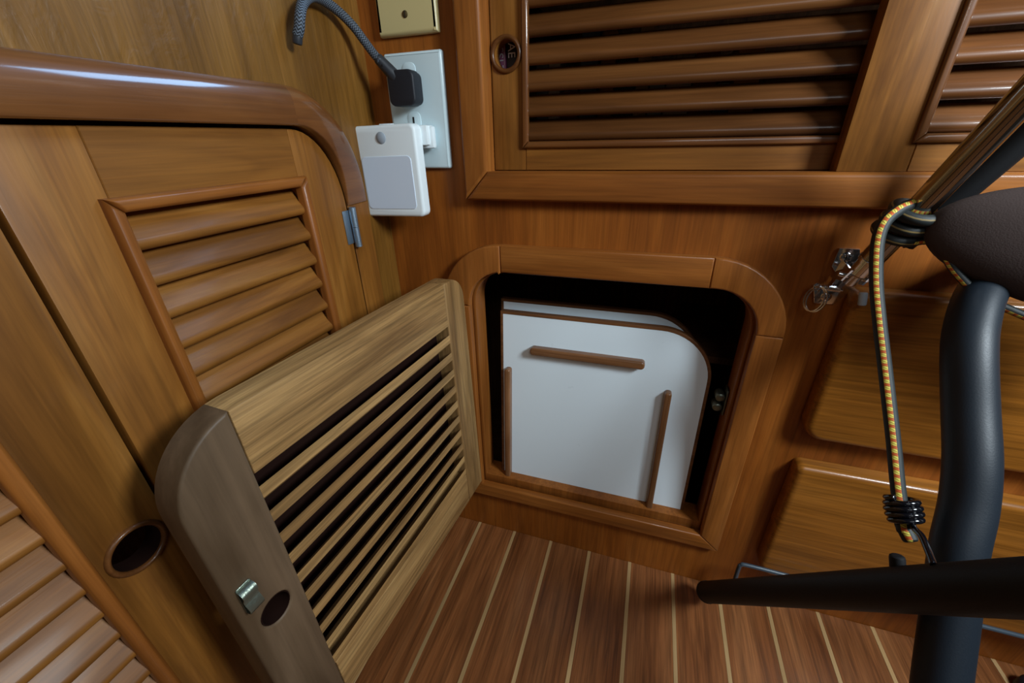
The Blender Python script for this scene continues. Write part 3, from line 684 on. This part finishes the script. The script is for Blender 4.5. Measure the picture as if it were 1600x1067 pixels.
obj('wrapped_cord', tube(pts, r_c, 16, up=camup), 'bungee', t)
obj('hanging_cord', rounded(smoothpath(hang, 6), r_c, 24, up=(-0.35, -0.62, 0.35), hold=True), 'bungee', t)
obj('cord_tail', tube(smoothpath([onp(0.050) + e1 * 0.004 - e2 * 0.012, (0.5330, -0.0640, 0.5440), (0.5480, -0.0740, 0.5250), (0.5680, -0.0800, 0.5080), (0.6000, -0.0900, 0.4950)], 5), 0.0030, 12, up=(0, -1, 0)), 'bungee', t)
# wire hook: coil round the cord end, then a rod down to the black bar
ct, cb = Vector((0.5175, -0.1788, 0.3852)), Vector((0.5205, -0.1895, 0.3718)); ca = (cb - ct).normalized()
h1 = Vector((0.9508, 0.3090, -0.0213)); h1 = (h1 - ca * h1.dot(ca)).normalized(); h2 = ca.cross(h1)
coil = []
for i in range(109):
    a = 2 * pi * 4.5 * i / 108
    coil.append(ct.lerp(cb, i / 108) + (h1 * cos(a + 2.8) + h2 * sin(a + 2.8)) * (0.0080 + 0.0012 * sin(pi * i / 108)))
coil += smoothpath([coil[-1], (0.5180, -0.2010, 0.3790), (0.5170, -0.2100, 0.3818), (0.5145, -0.2215, 0.3830), (0.5120, -0.2330, 0.3835)], 6)[1:]
obj('wire_hook', rounded(coil, 0.0020, 12), 'hook', t, label='glossy black coiled wire hook')
obj('cord_end', rounded([(0.5190, -0.1900, 0.3700), (0.5215, -0.1975, 0.3655)], 0.0046, 16, up=camup), 'bungee', t)
# black tapering-looking leg in front
BA, BB = Vector((0.4641, -0.0394, 0.0312)), Vector((0.5345, -0.2930, 0.4630))
bd = (BB - BA).normalized()
t = thing('black_bar', tuple(BA), 'matte black round bar crossing low in front, its capped tip near the floor seam', 'bar')
obj('leg_tube', tube([BA + bd * 0.004, BA.lerp(BB, .5), BB], 0.0140, 36), 'bar', t)
obj('end_cap', lathe([(0.0, 0.0), (0.0125, 0.0), (0.0143, 0.0015), (0.0146, 0.0065), (0.0141, 0.0070)], BA - bd * 0.002, bd, 32), 'bar', t)
obj('stub', rounded([(0.5135, -0.2150, 0.3480), (0.5115, -0.2105, 0.3580)], 0.0044, 16), 'bar', t)
# thick bent black tube
t = thing('bent_tube', (0.5225, -0.28, 0.29), 'thick bent black tube with blue-grey sheen, rising to the brown cushion at right', 'tube')
tp = smoothpath([(0.645, -0.0215, 0.545), (0.6185, -0.027, 0.533), (0.5919, -0.045, 0.5189), (0.5685, -0.076, 0.5086), (0.5581, -0.0986, 0.4904), (0.5553, -0.1153, 0.4716), (0.557, -0.1363, 0.4409), (0.5573, -0.159, 0.4126), (0.5565, -0.1761, 0.3864), (0.5523, -0.1936, 0.3603), (0.5512, -0.2156, 0.3218), (0.5485, -0.2405, 0.2832), (0.5458, -0.2627, 0.2527), (0.5429, -0.2858, 0.222)], 7)
nT = len(tp); rT = [0.0134 + 0.0014 * min(1, i / (nT * 0.35)) for i in range(nT)]
obj('tube_body', tube(tp, rT, 36), 'tube', t)
# wire frame rod near the wall
t = thing('wire_rod', (0.495, -0.03, 0.05), 'thin blue-grey bent wire rod low along the wall, passing behind the black bar', 'rod')
obj('rod', rounded(smoothpath([(0.4970, -0.0300, 0.0450), (0.4960, -0.0300, 0.0850), (0.4975, -0.0300, 0.0930), (0.5050, -0.0300, 0.0955), (0.5500, -0.0300, 0.0950), (0.6500, -0.0300, 0.0930), (0.9000, -0.0300, 0.0900)], 8), 0.0027, 14), 'rod', t)
obj('wall_clip', bx(0.8900, 0.9020, -0.0320, -0.0204, 0.0840, 0.0960, 0.001), 'rod', t)
# brown padded cushion
t = thing('cushion', (0.60, -0.06, 0.50), 'dark brown fabric cushion with rounded nose, at right edge beneath the steel leg', 'cushion')
bm = B(); nU, nV = 30, 32
def ce(s):                                       # centre, half height, half depth along the cushion
    c = Vector((0.5240, -0.0640, 0.5560)).lerp(Vector((0.720, -0.1120, 0.5330)), s)
    k_ = sqrt(max(0.0, 1 - (1 - min(1, s / 0.62)) ** 2))
    return c, 0.0020 + 0.0440 * k_, 0.0020 + 0.0190 * k_
R = []
for i in range(nU + 1):
    c, hh, dd = ce((i / nU) ** 1.6)
    R.append([bm.verts.new(c + Vector((0, -dd * cos(2 * pi * j / nV), hh * (abs(sin(2 * pi * j / nV)) ** 0.85) * (1 if sin(2 * pi * j / nV) > 0 else -1)))) for j in range(nV)])
for a, b in zip(R, R[1:]):
    for j in range(nV): bm.faces.new((a[j], a[(j + 1) % nV], b[(j + 1) % nV], b[j]))
bm.faces.new(R[0]); bm.faces.new(R[-1][::-1])
obj('padded_body', bm, 'fabric', t, ang=60)
t = thing('rubber_foot', (0.835, -0.030, 0.0), 'small black rubber foot on the floor in the bottom right corner', 'foot')
obj('foot_body', lathe([(0.0, 0.0001), (0.0150, 0.0001), (0.0160, 0.0030), (0.0145, 0.0160), (0.0120, 0.0190), (0.0, 0.0195)], (0.835, -0.036, 0), (0, 0, 1), 24), 'black_plastic', t)
